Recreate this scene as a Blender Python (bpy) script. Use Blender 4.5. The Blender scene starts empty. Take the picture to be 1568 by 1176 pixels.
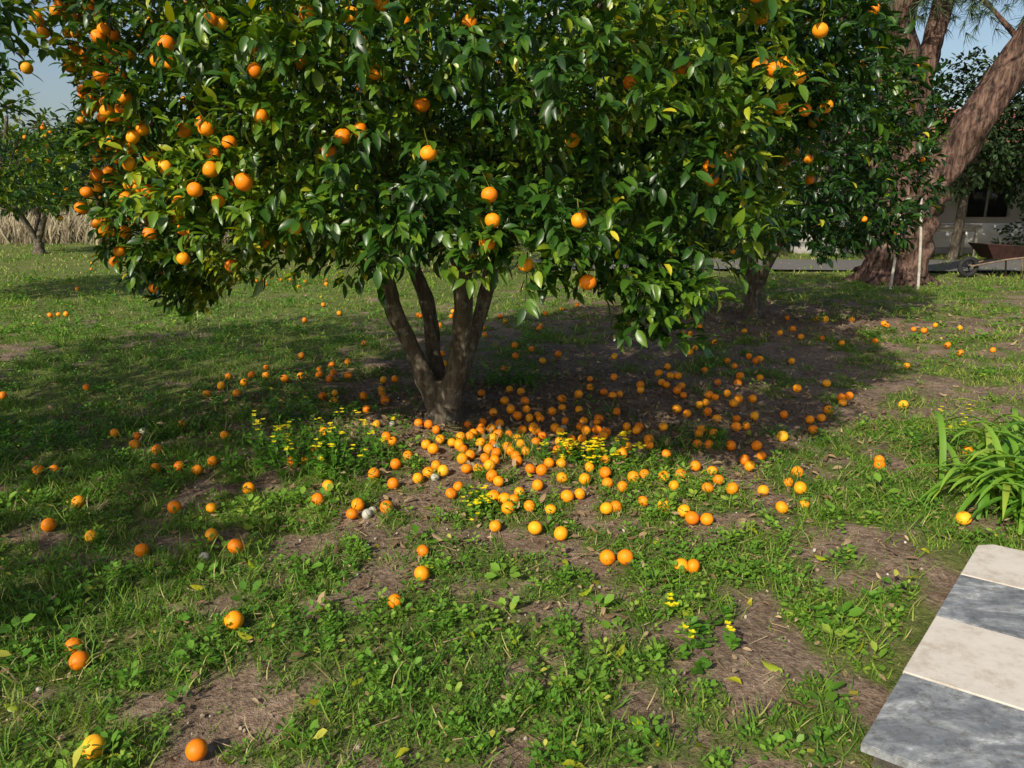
import bpy, math, random
import numpy as np
from mathutils import Vector, Matrix

rng = np.random.default_rng(11)
random.seed(11)
scene = bpy.context.scene
COL = scene.collection
SUN_EL = math.radians(34)
SUN_H = np.array([0.52, 0.854])          # horizontal travel of the light

# ------------------------------------------------------------------ noise
def _hash(ix, iy, iz, seed):
    h = (ix.astype(np.int64)*73856093) ^ (iy.astype(np.int64)*19349663) ^ (iz.astype(np.int64)*83492791) ^ (seed*2654435761)
    h &= 0xffffffff
    h = ((h ^ (h >> 15)) * 2246822519) & 0xffffffff
    h = ((h ^ (h >> 13)) * 3266489917) & 0xffffffff
    h = h ^ (h >> 16)
    return (h & 0xffffff)/float(0xffffff)

def vnoise(x, y, z=0.0, seed=1):
    x = np.asarray(x, float); y = np.asarray(y, float); z = np.zeros_like(x)+z
    ix, iy, iz = np.floor(x), np.floor(y), np.floor(z)
    fx, fy, fz = x-ix, y-iy, z-iz
    ux, uy, uz = fx*fx*(3-2*fx), fy*fy*(3-2*fy), fz*fz*(3-2*fz)
    r = 0
    for dx in (0, 1):
        for dy in (0, 1):
            for dz in (0, 1):
                w = (ux if dx else 1-ux)*(uy if dy else 1-uy)*(uz if dz else 1-uz)
                r = r + w*_hash(ix+dx, iy+dy, iz+dz, seed)
    return r

def fbm(x, y, z=0.0, seed=1, oct=3):
    a, s, t = 1.0, 0.0, 0.0
    for o in range(oct):
        s = s + a*vnoise(x*2**o, y*2**o, np.asarray(z)*2**o, seed+o*17)
        t += a; a *= 0.5
    return s/t

def sstep(a, b, v):
    t = np.clip((v-a)/(b-a), 0, 1)
    return t*t*(3-2*t)

# ------------------------------------------------------------------ mesh batching
class Batch:
    def __init__(self):
        self.v = []; self.loops = []; self.tot = []; self.mat = []; self.tone = []; self.n = 0
    def add(self, verts, faces, tone=0.5, mat=0):
        verts = np.asarray(verts, float)
        self.v.append(verts)
        for f in faces:
            self.loops.append(np.array(f, np.int64)+self.n)
        self.tot.append(np.array([len(f) for f in faces], np.int64))
        self.mat.append(np.full(len(faces), mat, np.int64))
        t = np.zeros(len(verts))+tone
        self.tone.append(t)
        self.n += len(verts)
    def inst(self, tv, tf, pos, fx, fy, fz, scale, tone, mat=0):
        n = len(pos); k = len(tv)
        if n == 0: return
        tv = np.asarray(tv, float)
        scale = np.asarray(scale, float)
        if scale.ndim == 1: scale = np.repeat(scale[:, None], 3, 1)
        V = (pos[:, None, :] + (tv[None, :, 0:1]*scale[:, None, 0:1])*fx[:, None, :]
             + (tv[None, :, 1:2]*scale[:, None, 1:2])*fy[:, None, :]
             + (tv[None, :, 2:3]*scale[:, None, 2:3])*fz[:, None, :]).reshape(-1, 3)
        fl = np.concatenate([np.array(f, np.int64) for f in tf])
        ft = np.array([len(f) for f in tf], np.int64)
        L = (fl[None, :] + (np.arange(n)*k)[:, None]).reshape(-1) + self.n
        self.v.append(V); self.loops.append(L); self.tot.append(np.tile(ft, n))
        self.mat.append(np.full(n*len(tf), mat, np.int64))
        tone = np.asarray(tone, float)
        if tone.ndim == 2: self.tone.append(tone.reshape(-1))
        else: self.tone.append(np.repeat(np.zeros(n)+tone, k))
        self.n += n*k
    def build(self, name, mats, parent=None, smooth=True):
        me = bpy.data.meshes.new(name)
        if self.n:
            V = np.concatenate(self.v); L = np.concatenate(self.loops); T = np.concatenate(self.tot)
            M = np.concatenate(self.mat); A = np.concatenate(self.tone)
            me.vertices.add(len(V)); me.vertices.foreach_set("co", V.astype(np.float32).ravel())
            me.loops.add(len(L)); me.loops.foreach_set("vertex_index", L.astype(np.int32))
            me.polygons.add(len(T))
            st = np.concatenate([[0], np.cumsum(T)[:-1]]).astype(np.int32)
            me.polygons.foreach_set("loop_start", st)
            try: me.polygons.foreach_set("loop_total", T.astype(np.int32))
            except Exception: pass
            me.polygons.foreach_set("material_index", M.astype(np.int32))
            me.polygons.foreach_set("use_smooth", np.full(len(T), smooth, bool))
            me.update(calc_edges=True)
            at = me.attributes.new("tone", 'FLOAT', 'POINT')
            at.data.foreach_set("value", A.astype(np.float32))
        for m in mats: me.materials.append(m)
        ob = bpy.data.objects.new(name, me); COL.objects.link(ob)
        if parent: ob.parent = parent
        return ob

def empty(name):
    e = bpy.data.objects.new(name, None); e.empty_display_size = 0.3; COL.objects.link(e); return e

def norm(v):
    return v/np.maximum(np.linalg.norm(v, axis=-1, keepdims=True), 1e-9)

def frame(d, up):
    d = norm(d); s = norm(np.cross(d, up)); n = np.cross(s, d)
    return s, d, n

def rand_unit(n):
    return norm(rng.normal(size=(n, 3)))

def tube(b, pts, rad, seg=10, tone=0.5, mat=0, rough=0.0, cap=True, seed=0, freq=1.7):
    pts = np.asarray(pts, float); rad = np.asarray(rad, float)
    n = len(pts); V = []
    tan = np.gradient(pts, axis=0); tan = norm(tan)
    ref = np.array([0.31, 0.95, 0.05]) if abs(tan[0][2]) > 0.5 else np.array([0, 0, 1.0])
    ang = np.linspace(0, 2*np.pi, seg, endpoint=False)
    for i in range(n):
        a = norm(np.cross(tan[i], ref)); c = np.cross(tan[i], a)
        rr = rad[i]*(1+rough*(vnoise(np.cos(ang)*freq+i*0.2, np.sin(ang)*freq, i*0.3+seed, 5+seed)-0.5)*2)
        V.append(pts[i]+rr[:, None]*(np.cos(ang)[:, None]*a+np.sin(ang)[:, None]*c))
    V = np.concatenate(V); F = []
    for i in range(n-1):
        for j in range(seg):
            k = (j+1) % seg
            F.append((i*seg+j, i*seg+k, (i+1)*seg+k, (i+1)*seg+j))
    if cap: F.append(tuple(range((n-1)*seg, n*seg)))
    b.add(V, F, tone, mat)

def spline(ctrl, rad, m=6):
    ctrl = np.asarray(ctrl, float); rad = np.asarray(rad, float)
    P = np.vstack([2*ctrl[0]-ctrl[1], ctrl, 2*ctrl[-1]-ctrl[-2]])
    out = []; rr = []
    for i in range(1, len(P)-2):
        for t in np.linspace(0, 1, m, endpoint=False):
            out.append(0.5*((2*P[i])+(-P[i-1]+P[i+1])*t+(2*P[i-1]-5*P[i]+4*P[i+1]-P[i+2])*t*t+(-P[i-1]+3*P[i]-3*P[i+1]+P[i+2])*t**3))
            rr.append(rad[i-1]*(1-t)+rad[i]*t)
    out.append(ctrl[-1]); rr.append(rad[-1])
    return np.array(out), np.array(rr)

def box(b, lo, hi, tone=0.5, mat=0):
    x0, y0, z0 = lo; x1, y1, z1 = hi
    v = [(x0,y0,z0),(x1,y0,z0),(x1,y1,z0),(x0,y1,z0),(x0,y0,z1),(x1,y0,z1),(x1,y1,z1),(x0,y1,z1)]
    f = [(0,3,2,1),(4,5,6,7),(0,1,5,4),(1,2,6,5),(2,3,7,6),(3,0,4,7)]
    b.add(v, f, tone, mat)

# ------------------------------------------------------------------ materials
def newmat(name):
    m = bpy.data.materials.new(name); m.use_nodes = True
    nt = m.node_tree; nt.nodes.clear()
    out = nt.nodes.new('ShaderNodeOutputMaterial')
    return m, nt, out

def ramp(nt, stops, fac):
    r = nt.nodes.new('ShaderNodeValToRGB')
    el = r.color_ramp.elements
    while len(el) < len(stops): el.new(0.5)
    for e, (p, c) in zip(el, stops):
        e.position = p; e.color = (*c, 1)
    nt.links.new(fac, r.inputs[0]); return r

def attr(nt, name='tone'):
    a = nt.nodes.new('ShaderNodeAttribute'); a.attribute_name = name; return a.outputs['Fac']

def noise_n(nt, scale, detail=4, rough=0.55, coord='Object'):
    tc = nt.nodes.new('ShaderNodeTexCoord')
    n = nt.nodes.new('ShaderNodeTexNoise'); n.inputs['Scale'].default_value = scale
    n.inputs['Detail'].default_value = detail; n.inputs['Roughness'].default_value = rough
    nt.links.new(tc.outputs[coord], n.inputs['Vector']); return n.outputs['Fac']

def bump_n(nt, fac, strength, dist=0.01):
    b = nt.nodes.new('ShaderNodeBump'); b.inputs['Strength'].default_value = strength
    b.inputs['Distance'].default_value = dist
    nt.links.new(fac, b.inputs['Height']); return b.outputs[0]

def leaf_mat(name, stops, rough=0.38, trans=0.28, spec=0.5):
    m, nt, out = newmat(name)
    p = nt.nodes.new('ShaderNodeBsdfPrincipled')
    r = ramp(nt, stops, attr(nt))
    nt.links.new(r.outputs[0], p.inputs['Base Color'])
    p.inputs['Roughness'].default_value = rough
    p.inputs['Specular IOR Level'].default_value = spec
    if trans > 0:
        t = nt.nodes.new('ShaderNodeBsdfTranslucent')
        hs = nt.nodes.new('ShaderNodeHueSaturation'); hs.inputs['Saturation'].default_value = 1.1; hs.inputs['Value'].default_value = 1.5
        hs.inputs['Hue'].default_value = 0.485
        nt.links.new(r.outputs[0], hs.inputs['Color']); nt.links.new(hs.outputs[0], t.inputs[0])
        mx = nt.nodes.new('ShaderNodeMixShader'); mx.inputs[0].default_value = trans
        nt.links.new(p.outputs[0], mx.inputs[1]); nt.links.new(t.outputs[0], mx.inputs[2])
        nt.links.new(mx.outputs[0], out.inputs[0])
    else:
        nt.links.new(p.outputs[0], out.inputs[0])
    return m

def simple_mat(name, stops, scale=6, rough=0.8, bump=0.3, dist=0.01, detail=4, use_attr=False, spec=0.3, metallic=0):
    m, nt, out = newmat(name)
    p = nt.nodes.new('ShaderNodeBsdfPrincipled'); p.inputs['Roughness'].default_value = rough
    p.inputs['Specular IOR Level'].default_value = spec; p.inputs['Metallic'].default_value = metallic
    nz = noise_n(nt, scale, detail)
    r = ramp(nt, stops, attr(nt) if use_attr else nz)
    nt.links.new(r.outputs[0], p.inputs['Base Color'])
    if bump: nt.links.new(bump_n(nt, nz, bump, dist), p.inputs['Normal'])
    nt.links.new(p.outputs[0], out.inputs[0]); return m

M_LEAF = leaf_mat('citrus_leaf', [(0,(.012,.040,.006)),(.38,(.034,.098,.010)),(.68,(.105,.200,.014)),(.88,(.27,.34,.020)),(1,(.55,.48,.03))], rough=.36, trans=.22)
M_GRASS = leaf_mat('grass_blade', [(0,(.034,.100,.012)),(.5,(.112,.235,.024)),(.8,(.25,.34,.045)),(1,(.52,.42,.22))], rough=.55, trans=.3, spec=.25)
M_BROAD = leaf_mat('weed_leaf', [(0,(.034,.105,.012)),(.5,(.100,.245,.024)),(.85,(.21,.37,.045)),(1,(.46,.46,.07))], rough=.5, trans=.3, spec=.3)
M_FARLEAF = leaf_mat('far_leaf', [(0,(.018,.034,.012)),(.5,(.042,.078,.024)),(1,(.115,.15,.045))], rough=.6, trans=0, spec=.2)
M_NEEDLE = leaf_mat('casuarina_needle', [(0,(.02,.045,.02)),(.5,(.045,.08,.035)),(1,(.10,.14,.06))], rough=.6, trans=0, spec=.2)
M_DRY = leaf_mat('dry_leaf', [(0,(.10,.065,.035)),(.5,(.24,.16,.09)),(1,(.42,.32,.19))], rough=.8, trans=0, spec=.1)
M_STRAW = leaf_mat('straw', [(0,(.11,.085,.055)),(.5,(.24,.20,.13)),(1,(.38,.34,.22))], rough=.8, trans=0, spec=.1)
M_YEL = leaf_mat('yellow_petal', [(0,(.85,.72,.01)),(1,(.95,.85,.03))], rough=.5, trans=.3, spec=.2)

def bark_mat(name, stops, sx, zs, bump, lichen=.55, dist=.02):
    m, nt, out = newmat(name)
    tc = nt.nodes.new('ShaderNodeTexCoord'); mp = nt.nodes.new('ShaderNodeMapping')
    mp.inputs['Scale'].default_value = (sx, sx, sx*zs)
    nt.links.new(tc.outputs['Object'], mp.inputs[0])
    n = nt.nodes.new('ShaderNodeTexNoise'); n.inputs['Scale'].default_value = 1; n.inputs['Detail'].default_value = 5; n.inputs['Roughness'].default_value = .65
    nt.links.new(mp.outputs[0], n.inputs['Vector'])
    r = ramp(nt, stops, n.outputs['Fac'])
    n2 = noise_n(nt, 14, 3)
    r2 = ramp(nt, [(0,(0,0,0)),(.56,(0,0,0)),(.66,(1,1,1)),(1,(1,1,1))], n2)
    mx = nt.nodes.new('ShaderNodeMixRGB'); mx.inputs[2].default_value = (.30,.29,.22,1)
    ml = nt.nodes.new('ShaderNodeMath'); ml.operation = 'MULTIPLY'; ml.inputs[1].default_value = lichen
    nt.links.new(r2.outputs[0], ml.inputs[0]); nt.links.new(ml.outputs[0], mx.inputs[0]); nt.links.new(r.outputs[0], mx.inputs[1])
    p = nt.nodes.new('ShaderNodeBsdfPrincipled'); p.inputs['Roughness'].default_value = .85; p.inputs['Specular IOR Level'].default_value = .15
    nt.links.new(mx.outputs[0], p.inputs['Base Color'])
    nt.links.new(bump_n(nt, n.outputs['Fac'], bump, dist), p.inputs['Normal'])
    nt.links.new(p.outputs[0], out.inputs[0]); return m
M_BARK = bark_mat('citrus_bark', [(.25,(.035,.028,.021)),(.5,(.10,.082,.060)),(.75,(.21,.18,.135))], 26, .25, .8)
M_BARK2 = bark_mat('casuarina_bark', [(.38,(.020,.012,.010)),(.5,(.085,.050,.038)),(.62,(.19,.118,.090))], 13, .16, 1.0, .12, .06)

def orange_mat():
    m, nt, out = newmat('orange_peel')
    p = nt.nodes.new('ShaderNodeBsdfPrincipled')
    nz = noise_n(nt, 9, 2)
    at = attr(nt)
    r = ramp(nt, [(0,(.04,.10,.01)),(.06,(.30,.20,.02)),(.12,(.62,.15,.005)),(.45,(.88,.24,.004)),(.75,(.94,.36,.008)),(.88,(.92,.50,.03)),(.93,(.36,.34,.26)),(1,(.50,.50,.44))], at)
    hs = nt.nodes.new('ShaderNodeHueSaturation')
    mr = nt.nodes.new('ShaderNodeMapRange'); mr.inputs[3].default_value = .8; mr.inputs[4].default_value = 1.2
    nt.links.new(nz, mr.inputs[0]); nt.links.new(mr.outputs[0], hs.inputs['Value']); nt.links.new(r.outputs[0], hs.inputs['Color'])
    nt.links.new(hs.outputs[0], p.inputs['Base Color'])
    p.inputs['Roughness'].default_value = .5; p.inputs['Specular IOR Level'].default_value = .3
    nz2 = noise_n(nt, 260, 1)
    nt.links.new(bump_n(nt, nz2, .3, .001), p.inputs['Normal'])
    nt.links.new(p.outputs[0], out.inputs[0]); return m
M_ORANGE = orange_mat()

# ------------------------------------------------------------------ ground
def ground_h(x, y):
    near = np.exp(-(x*x+(y-6)**2)/900.)
    return (fbm(x*1.3, y*1.3, 0, 3, 3)-.5)*0.07*near + (fbm(x*.12, y*.12, 0, 9, 2)-.5)*0.12*near

def grass_mask(x, y):
    n = .40*fbm(x*1.5+4, y*1.5, 0, 21, 3)+.60*fbm(x*5.2, y*5.2, 0, 33, 3)
    b = np.zeros_like(x)
    b += .10*sstep(-.6, -2.2, x)*sstep(4.6, 5.6, y)
    b += .03*sstep(0.0, -1.2, x)*sstep(4.6, 3.6, y)
    b -= .24*np.exp(-((x-.35)**2/1.9**2+(y-5.7)**2/1.5**2))
    b -= .22*np.exp(-((x-3.0)**2/2.4**2+(y-9.3)**2/1.9**2))
    b -= .07*np.exp(-((x-.8)**2/1.0**2+(y-2.2)**2/.5**2))
    b -= .04*np.exp(-((x-.0)**2/.8**2+(y-2.3)**2/.5**2))
    b -= .04*np.exp(-((x+1.6)**2/.6**2+(y-4.9)**2/.3**2))
    b += .08*sstep(9, 14, y)
    b += .03
    return sstep(.40, .58, n+b)

def axis(lo, hi, step, far, grow=1.22):
    a = list(np.arange(lo, hi+1e-6, step)); s = step
    l = [a[0]]
    while l[-1] > -far: s *= grow; l.append(l[-1]-s)
    s = step; r = [a[-1]]
    while r[-1] < far: s *= grow; r.append(r[-1]+s)
    return np.array(l[1:][::-1]+a+r[1:])
gx = axis(-5.5, 6.5, .04, 400); gy = axis(.8, 12, .04, 420)
X, Y = np.meshgrid(gx, gy)
Z = ground_h(X, Y)+(fbm(X*9, Y*9, 0, 77, 2)-.5)*.02*np.exp(-((Y-4)/8)**2)
b = Batch()
nx, ny = len(gx), len(gy)
V = np.stack([X, Y, Z], -1).reshape(-1, 3)
i = np.arange(nx*ny).reshape(ny, nx)
q = np.stack([i[:-1, :-1], i[:-1, 1:], i[1:, 1:], i[1:, :-1]], -1).reshape(-1, 4)
b.v.append(V); b.loops.append(q.ravel()); b.tot.append(np.full(len(q), 4)); b.mat.append(np.zeros(len(q), np.int64))
b.tone.append(grass_mask(X, Y).reshape(-1)); b.n = len(V)

def ground_mat():
    m, nt, out = newmat('soil_and_grass')
    L = nt.links
    g = attr(nt)
    fine = noise_n(nt, 38, 5, .72); mid = noise_n(nt, 3.2, 3, .6)
    soil = ramp(nt, [(.30,(.115,.084,.062)),(.5,(.30,.225,.165)),(.70,(.50,.40,.31))], fine)
    soil2 = ramp(nt, [(.3,(.58,.55,.52)),(.65,(1.05,1,.98))], mid)
    mu = nt.nodes.new('ShaderNodeMixRGB'); mu.blend_type = 'MULTIPLY'; mu.inputs[0].default_value = 1
    L.new(soil.outputs[0], mu.inputs[1]); L.new(soil2.outputs[0], mu.inputs[2])
    gr = ramp(nt, [(.3,(.050,.090,.016)),(.5,(.12,.18,.034)),(.7,(.24,.27,.08))], fine)
    gm = ramp(nt, [(.3,(.7,.85,.7)),(.7,(1.2,1.05,1.0))], mid)
    m3 = nt.nodes.new('ShaderNodeMixRGB'); m3.blend_type = 'MULTIPLY'; m3.inputs[0].default_value = 1
    L.new(gr.outputs[0], m3.inputs[1]); L.new(gm.outputs[0], m3.inputs[2])
    ad = nt.nodes.new('ShaderNodeMath'); ad.operation = 'MULTIPLY_ADD'; ad.inputs[1].default_value = .8; L.new(fine, ad.inputs[0])
    sb = nt.nodes.new('ShaderNodeMath'); sb.operation = 'SUBTRACT'; sb.inputs[1].default_value = .4; L.new(g, sb.inputs[0]); L.new(sb.outputs[0], ad.inputs[2])
    cl = nt.nodes.new('ShaderNodeMapRange'); cl.inputs[1].default_value = .1; cl.inputs[2].default_value = .8; cl.inputs[4].default_value = .8; L.new(ad.outputs[0], cl.inputs[0])
    mx = nt.nodes.new('ShaderNodeMixRGB'); L.new(cl.outputs[0], mx.inputs[0]); L.new(mu.outputs[0], mx.inputs[1]); L.new(m3.outputs[0], mx.inputs[2])
    p = nt.nodes.new('ShaderNodeBsdfPrincipled'); p.inputs['Roughness'].default_value = .95; p.inputs['Specular IOR Level'].default_value = .1
    L.new(mx.outputs[0], p.inputs['Base Color'])
    L.new(bump_n(nt, fine, 1.0, .03), p.inputs['Normal'])
    L.new(p.outputs[0], out.inputs[0]); return m
b.build('ground', [ground_mat()])

# ------------------------------------------------------------------ leaf templates
LEAF_V = [(0,0,0),(0,.12,.0),(0,.42,.0),(0,.75,-.05),(0,1,-.16),(-.15,.33,.06),(-.18,.58,.04),(-.11,.82,-.04),(.15,.33,.06),(.18,.58,.04),(.11,.82,-.04)]
LEAF_F = [(1,2,6,5),(2,3,7,6),(3,4,7),(1,8,9,2),(2,9,10,3),(3,10,4)]
BL_V = [(-.5,0,0),(.5,0,0),(-.42,.45,.06),(.42,.45,.06),(-.25,.8,.0),(.25,.8,.0),(0,1,-.12)]
BL_F = [(0,1,3,2),(2,3,5,4),(4,5,6)]
RL_V = [(0,0,0),(-.30,.35,.04),(-.34,.7,.03),(0,1,-.04),(.34,.7,.03),(.30,.35,.04),(0,.5,-.02)]
RL_F = [(0,6,2,1),(6,3,2),(0,5,4,6),(6,4,3)]

def uv_sphere(nu=14, nv=9):
    v = [(0,0,1)]
    for j in range(1, nv):
        th = math.pi*j/nv
        for i in range(nu):
            ph = 2*math.pi*i/nu; v.append((math.sin(th)*math.cos(ph), math.sin(th)*math.sin(ph), math.cos(th)))
    v.append((0,0,-1)); f = []
    for i in range(nu): f.append((0, 1+i, 1+(i+1) % nu))
    for j in range(nv-2):
        for i in range(nu):
            a = 1+j*nu+i; b_ = 1+j*nu+(i+1) % nu; f.append((a, a+nu, b_+nu, b_))
    k = len(v)-1
    for i in range(nu): f.append((k, 1+(nv-2)*nu+(i+1) % nu, 1+(nv-2)*nu+i))
    v = np.array(v); v[0] = (0,0,.93); v[:, 2] *= .96
    return v, f
SV, SF = uv_sphere()
def add_fruit(b, pos, r, up, tone):
    n = len(pos)
    rnd = rand_unit(n); s, d, nn = frame(rnd, up)
    tt = np.repeat(tone[:, None], len(SV), 1)
    tt[:, 0] = np.where(tone < .9, .02, tone)
    sc = np.stack([r, r*rng.uniform(.93, 1.03, n), r*rng.uniform(.88, 1.0, n)], 1)
    b.inst(SV, SF, pos, s, d, nn, sc, tt)

def leaves_on_twigs(b, tp, td, nl, lmin, lmax, tone_fn, mat=0, tw=.16, droop=.35, wide=1.0):
    n = len(tp)*nl
    P0 = np.repeat(tp, nl, 0); D0 = np.repeat(td, nl, 0)
    t = np.tile(np.linspace(.1, 1, nl), len(tp))
    P = P0+D0*(t*tw)[:, None]
    rad = norm(np.cross(D0, rand_unit(n)))
    d = D0*(.25+.7*t)[:, None]+rad*(.95-.35*t)[:, None]
    d[:, 2] -= droop*rng.uniform(.2, 1.4, n)
    up = np.tile([0, 0, 1.0], (n, 1))+.6*rand_unit(n)+.35*D0
    s, dd, nn = frame(d, up)
    L = rng.uniform(lmin, lmax, n)
    sc = np.stack([L*rng.uniform(.85, 1.2, n)*wide, L, L*rng.uniform(.5, 1.8, n)], 1)
    b.inst(LEAF_V, LEAF_F, P, s, dd, nn, sc, tone_fn(P), mat)

def crown_points(c, R, ztop, skirt, n, seed, inner=.4, under=.14, lump=.3, gapthr=.34):
    cx, cy = c; pts = []; nor = []
    ns = int(n*(1-under-.16)); nt_ = int(n*.16); nu = n-ns-nt_
    a = rng.uniform(0, 2*np.pi, ns); h = rng.uniform(0, .72, ns)
    pr = np.where(h < .16, .84+.16*h/.16, np.where(h < .42, 1, np.sqrt(np.clip(1-((h-.42)/.58)**2, 0, 1))))
    sk = skirt(a); z = sk+h*(ztop-sk)
    dirn = np.stack([np.cos(a), np.sin(a), (h-.35)*1.1], 1)
    rr = pr*R
    P = np.stack([cx+rr*np.cos(a), cy+rr*np.sin(a), z], 1); pts.append(P); nor.append(dirn)
    a = rng.uniform(0, 2*np.pi, nt_); u = np.sqrt(rng.uniform(0, 1, nt_))*.9; rr = R*u
    sk = skirt(a); z = sk+(.42+.58*np.sqrt(1-u*u))*(ztop-sk)
    pts.append(np.stack([cx+rr*np.cos(a), cy+rr*np.sin(a), z], 1)); nor.append(np.stack([np.cos(a)*u, np.sin(a)*u, np.full(nt_, .8)], 1))
    P = np.concatenate(pts); N = norm(np.concatenate(nor))
    core = np.array([cx, cy, .45*ztop+.3])
    lp = fbm(P[:, 0]*1.25, P[:, 1]*1.25, P[:, 2]*1.25, seed, 3)
    dep = 1-inner*rng.uniform(0, 1, len(P))**2.0
    k = (1-lump*.55+lump*(lp-.25)*1.6)*dep
    horiz = P-core; horiz[:, 2] *= np.where(horiz[:, 2] > 0, 1, .25)
    P = P-horiz*(1-k)[:, None]
    gap = fbm(P[:, 0]*2.3, P[:, 1]*2.3, P[:, 2]*2.3, seed+5, 2)
    keep = gap > gapthr
    P, N = P[keep], N[keep]
    a = rng.uniform(0, 2*np.pi, nu); u = rng.uniform(.25, .95, nu); sk = skirt(a)
    Q = np.stack([cx+R*.85*u*np.cos(a), cy+R*.85*u*np.sin(a), sk+rng.uniform(0.05, .55, nu)+.35*(1-u)], 1)
    NQ = norm(np.stack([np.cos(a), np.sin(a), np.full(nu, -.5)], 1))
    return np.vstack([P, Q]), np.vstack([N, NQ])

def citrus_tree(name, base, c, R, ztop, skirt, n, nl, limbs, fruits, seed, lobes=(), lsize=(.065,.11), fr_bias=None, extra_fruit=(), droopiness=.2, tone0=.30, gapthr=.34, inner=.4, lump=.3):
    root = empty(name)
    w = Batch()
    core = np.array([c[0], c[1], 0])
    ends = []
    bx, by, bz = base
    pts, rr = spline([(bx, by, -.12), (bx, by, .0), (bx+.01, by, .12), (bx+.01, by, .30)], [limbs['r']*1.6, limbs['r']*1.28, limbs['r']*1.02, limbs['r']*.95], 5)
    tube(w, pts, rr, 18, rough=.22, seed=seed)
    for ctrl, rad in limbs['paths']:
        pts, rr = spline(ctrl, rad, 8)
        tube(w, pts, rr, 12, rough=.24, seed=seed+len(ends))
        ends.append(pts)
    for pts in ends:
        for _ in range(limbs.get('sec', 9)):
            i0 = rng.integers(int(len(pts)*.5), len(pts)-1); s0 = pts[i0]
            a = math.atan2(s0[1]-c[1], s0[0]-c[0])+rng.normal()*1.0
            zz = rng.uniform(skirt(np.array([a]))[0]+.25, ztop*.85)
            e = np.array([c[0]+R*.72*math.cos(a), c[1]+R*.72*math.sin(a), zz])
            m1 = s0*.6+e*.4+np.array([0, 0, .15])+rng.normal(size=3)*.1
            p2, r2 = spline([s0, m1, e+np.array([0, 0, -.1])], [.024, .014, .005], 6)
            tube(w, p2, r2, 6, rough=.1)
            for __ in range(3):
                j = rng.integers(3, len(p2)-1); d = rng.normal(size=3)*.3+norm(e-s0)*.25
                tube(w, np.array([p2[j], p2[j]+d*.5+[0, 0, .05], p2[j]+d]), [.009, .006, .003], 5)
    w.build('trunk_and_limbs' , [M_BARK], root)
    P, N = crown_points(c, R, ztop, skirt, n, seed, gapthr=gapthr, inner=inner, lump=lump)
    for (lc, lr, cnt) in lobes:
        q = rand_unit(cnt)*(rng.uniform(0, 1, cnt)**.45)[:, None]*np.array(lr)+np.array(lc)
        P = np.vstack([P, q]); N = np.vstack([N, norm((q-core)*[1, 1, 0]+[0, 0, -.3])])
    D = norm(N+.6*rand_unit(len(P))+np.array([0, 0, .05]))
    def tone(Q):
        big = fbm(Q[:, 0]*1.8, Q[:, 1]*1.8, Q[:, 2]*1.8, seed+50, 2)
        t = tone0+1.1*(big-.45)+rng.normal(size=len(Q))*.17
        fresh = rng.uniform(0, 1, len(Q))
        t = np.where(fresh > .987, rng.uniform(.93, 1, len(Q)), np.clip(t, 0, .9))
        return t
    L = Batch()
    leaves_on_twigs(L, P, D, nl, lsize[0], lsize[1], tone, droop=droopiness)
    tv = [(-.5,0,0),(.5,0,0),(.3,1,0),(-.3,1,0),(0,0,-.5),(0,0,.5),(0,1,.3),(0,1,-.3)]
    s, d, nn = frame(D, np.tile([0, 0, 1.], (len(D), 1))+.1)
    L.inst(tv, [(0,1,2,3)], P-D*.12, s, d, nn, np.stack([np.full(len(P), .005), np.full(len(P), .27), np.full(len(P), .005)], 1), .1)
    L.build('foliage', [M_LEAF], root)
    if fruits or len(extra_fruit):
        F = Batch()
        cand, cn = crown_points(c, R*1.0, ztop, skirt, fruits*5, seed+0, inner=.06, under=.08)
        wgt = np.ones(len(cand)) if fr_bias is None else fr_bias(cand)
        sel = rng.choice(len(cand), size=min(fruits, len(cand)), replace=False, p=wgt/wgt.sum())
        fp = cand[sel]+cn[sel]*rng.uniform(.02, .13, (len(sel), 1)); fp[:, 2] -= .05
        if len(extra_fruit): fp = np.vstack([fp, np.array(extra_fruit)])
        nf = len(fp)
        add_fruit(F, fp, rng.uniform(.028, .035, nf), np.tile([0, 0, 1.], (nf, 1))+.25*rand_unit(nf), rng.uniform(.3, .8, nf))
        s, d, nn = frame(np.tile([0, 0, 1.], (nf, 1))+.5*rand_unit(nf), rand_unit(nf))
        F.inst(tv, [(0,1,2,3),(4,5,6,7)], fp+[0, 0, .025], s, d, nn, np.stack([np.full(nf, .004), np.full(nf, .06), np.full(nf, .004)], 1), .03)
        pp = np.repeat(fp, 4, 0)+[0, 0, .045]; dl = rand_unit(len(pp))*[1, 1, .5]+[0, 0, -.05]
        s, d, nn = frame(dl, np.tile([0, 0, 1.], (len(pp), 1))+.4*rand_unit(len(pp))); Ln = rng.uniform(lsize[0], lsize[1], len(pp))
        F.inst(LEAF_V, LEAF_F, pp, s, d, nn, np.stack([Ln, Ln, Ln], 1), np.clip(tone0+rng.normal(size=len(pp))*.2, 0, .9), 1)
        F.build('oranges', [M_ORANGE, M_LEAF], root)
    return root

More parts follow.
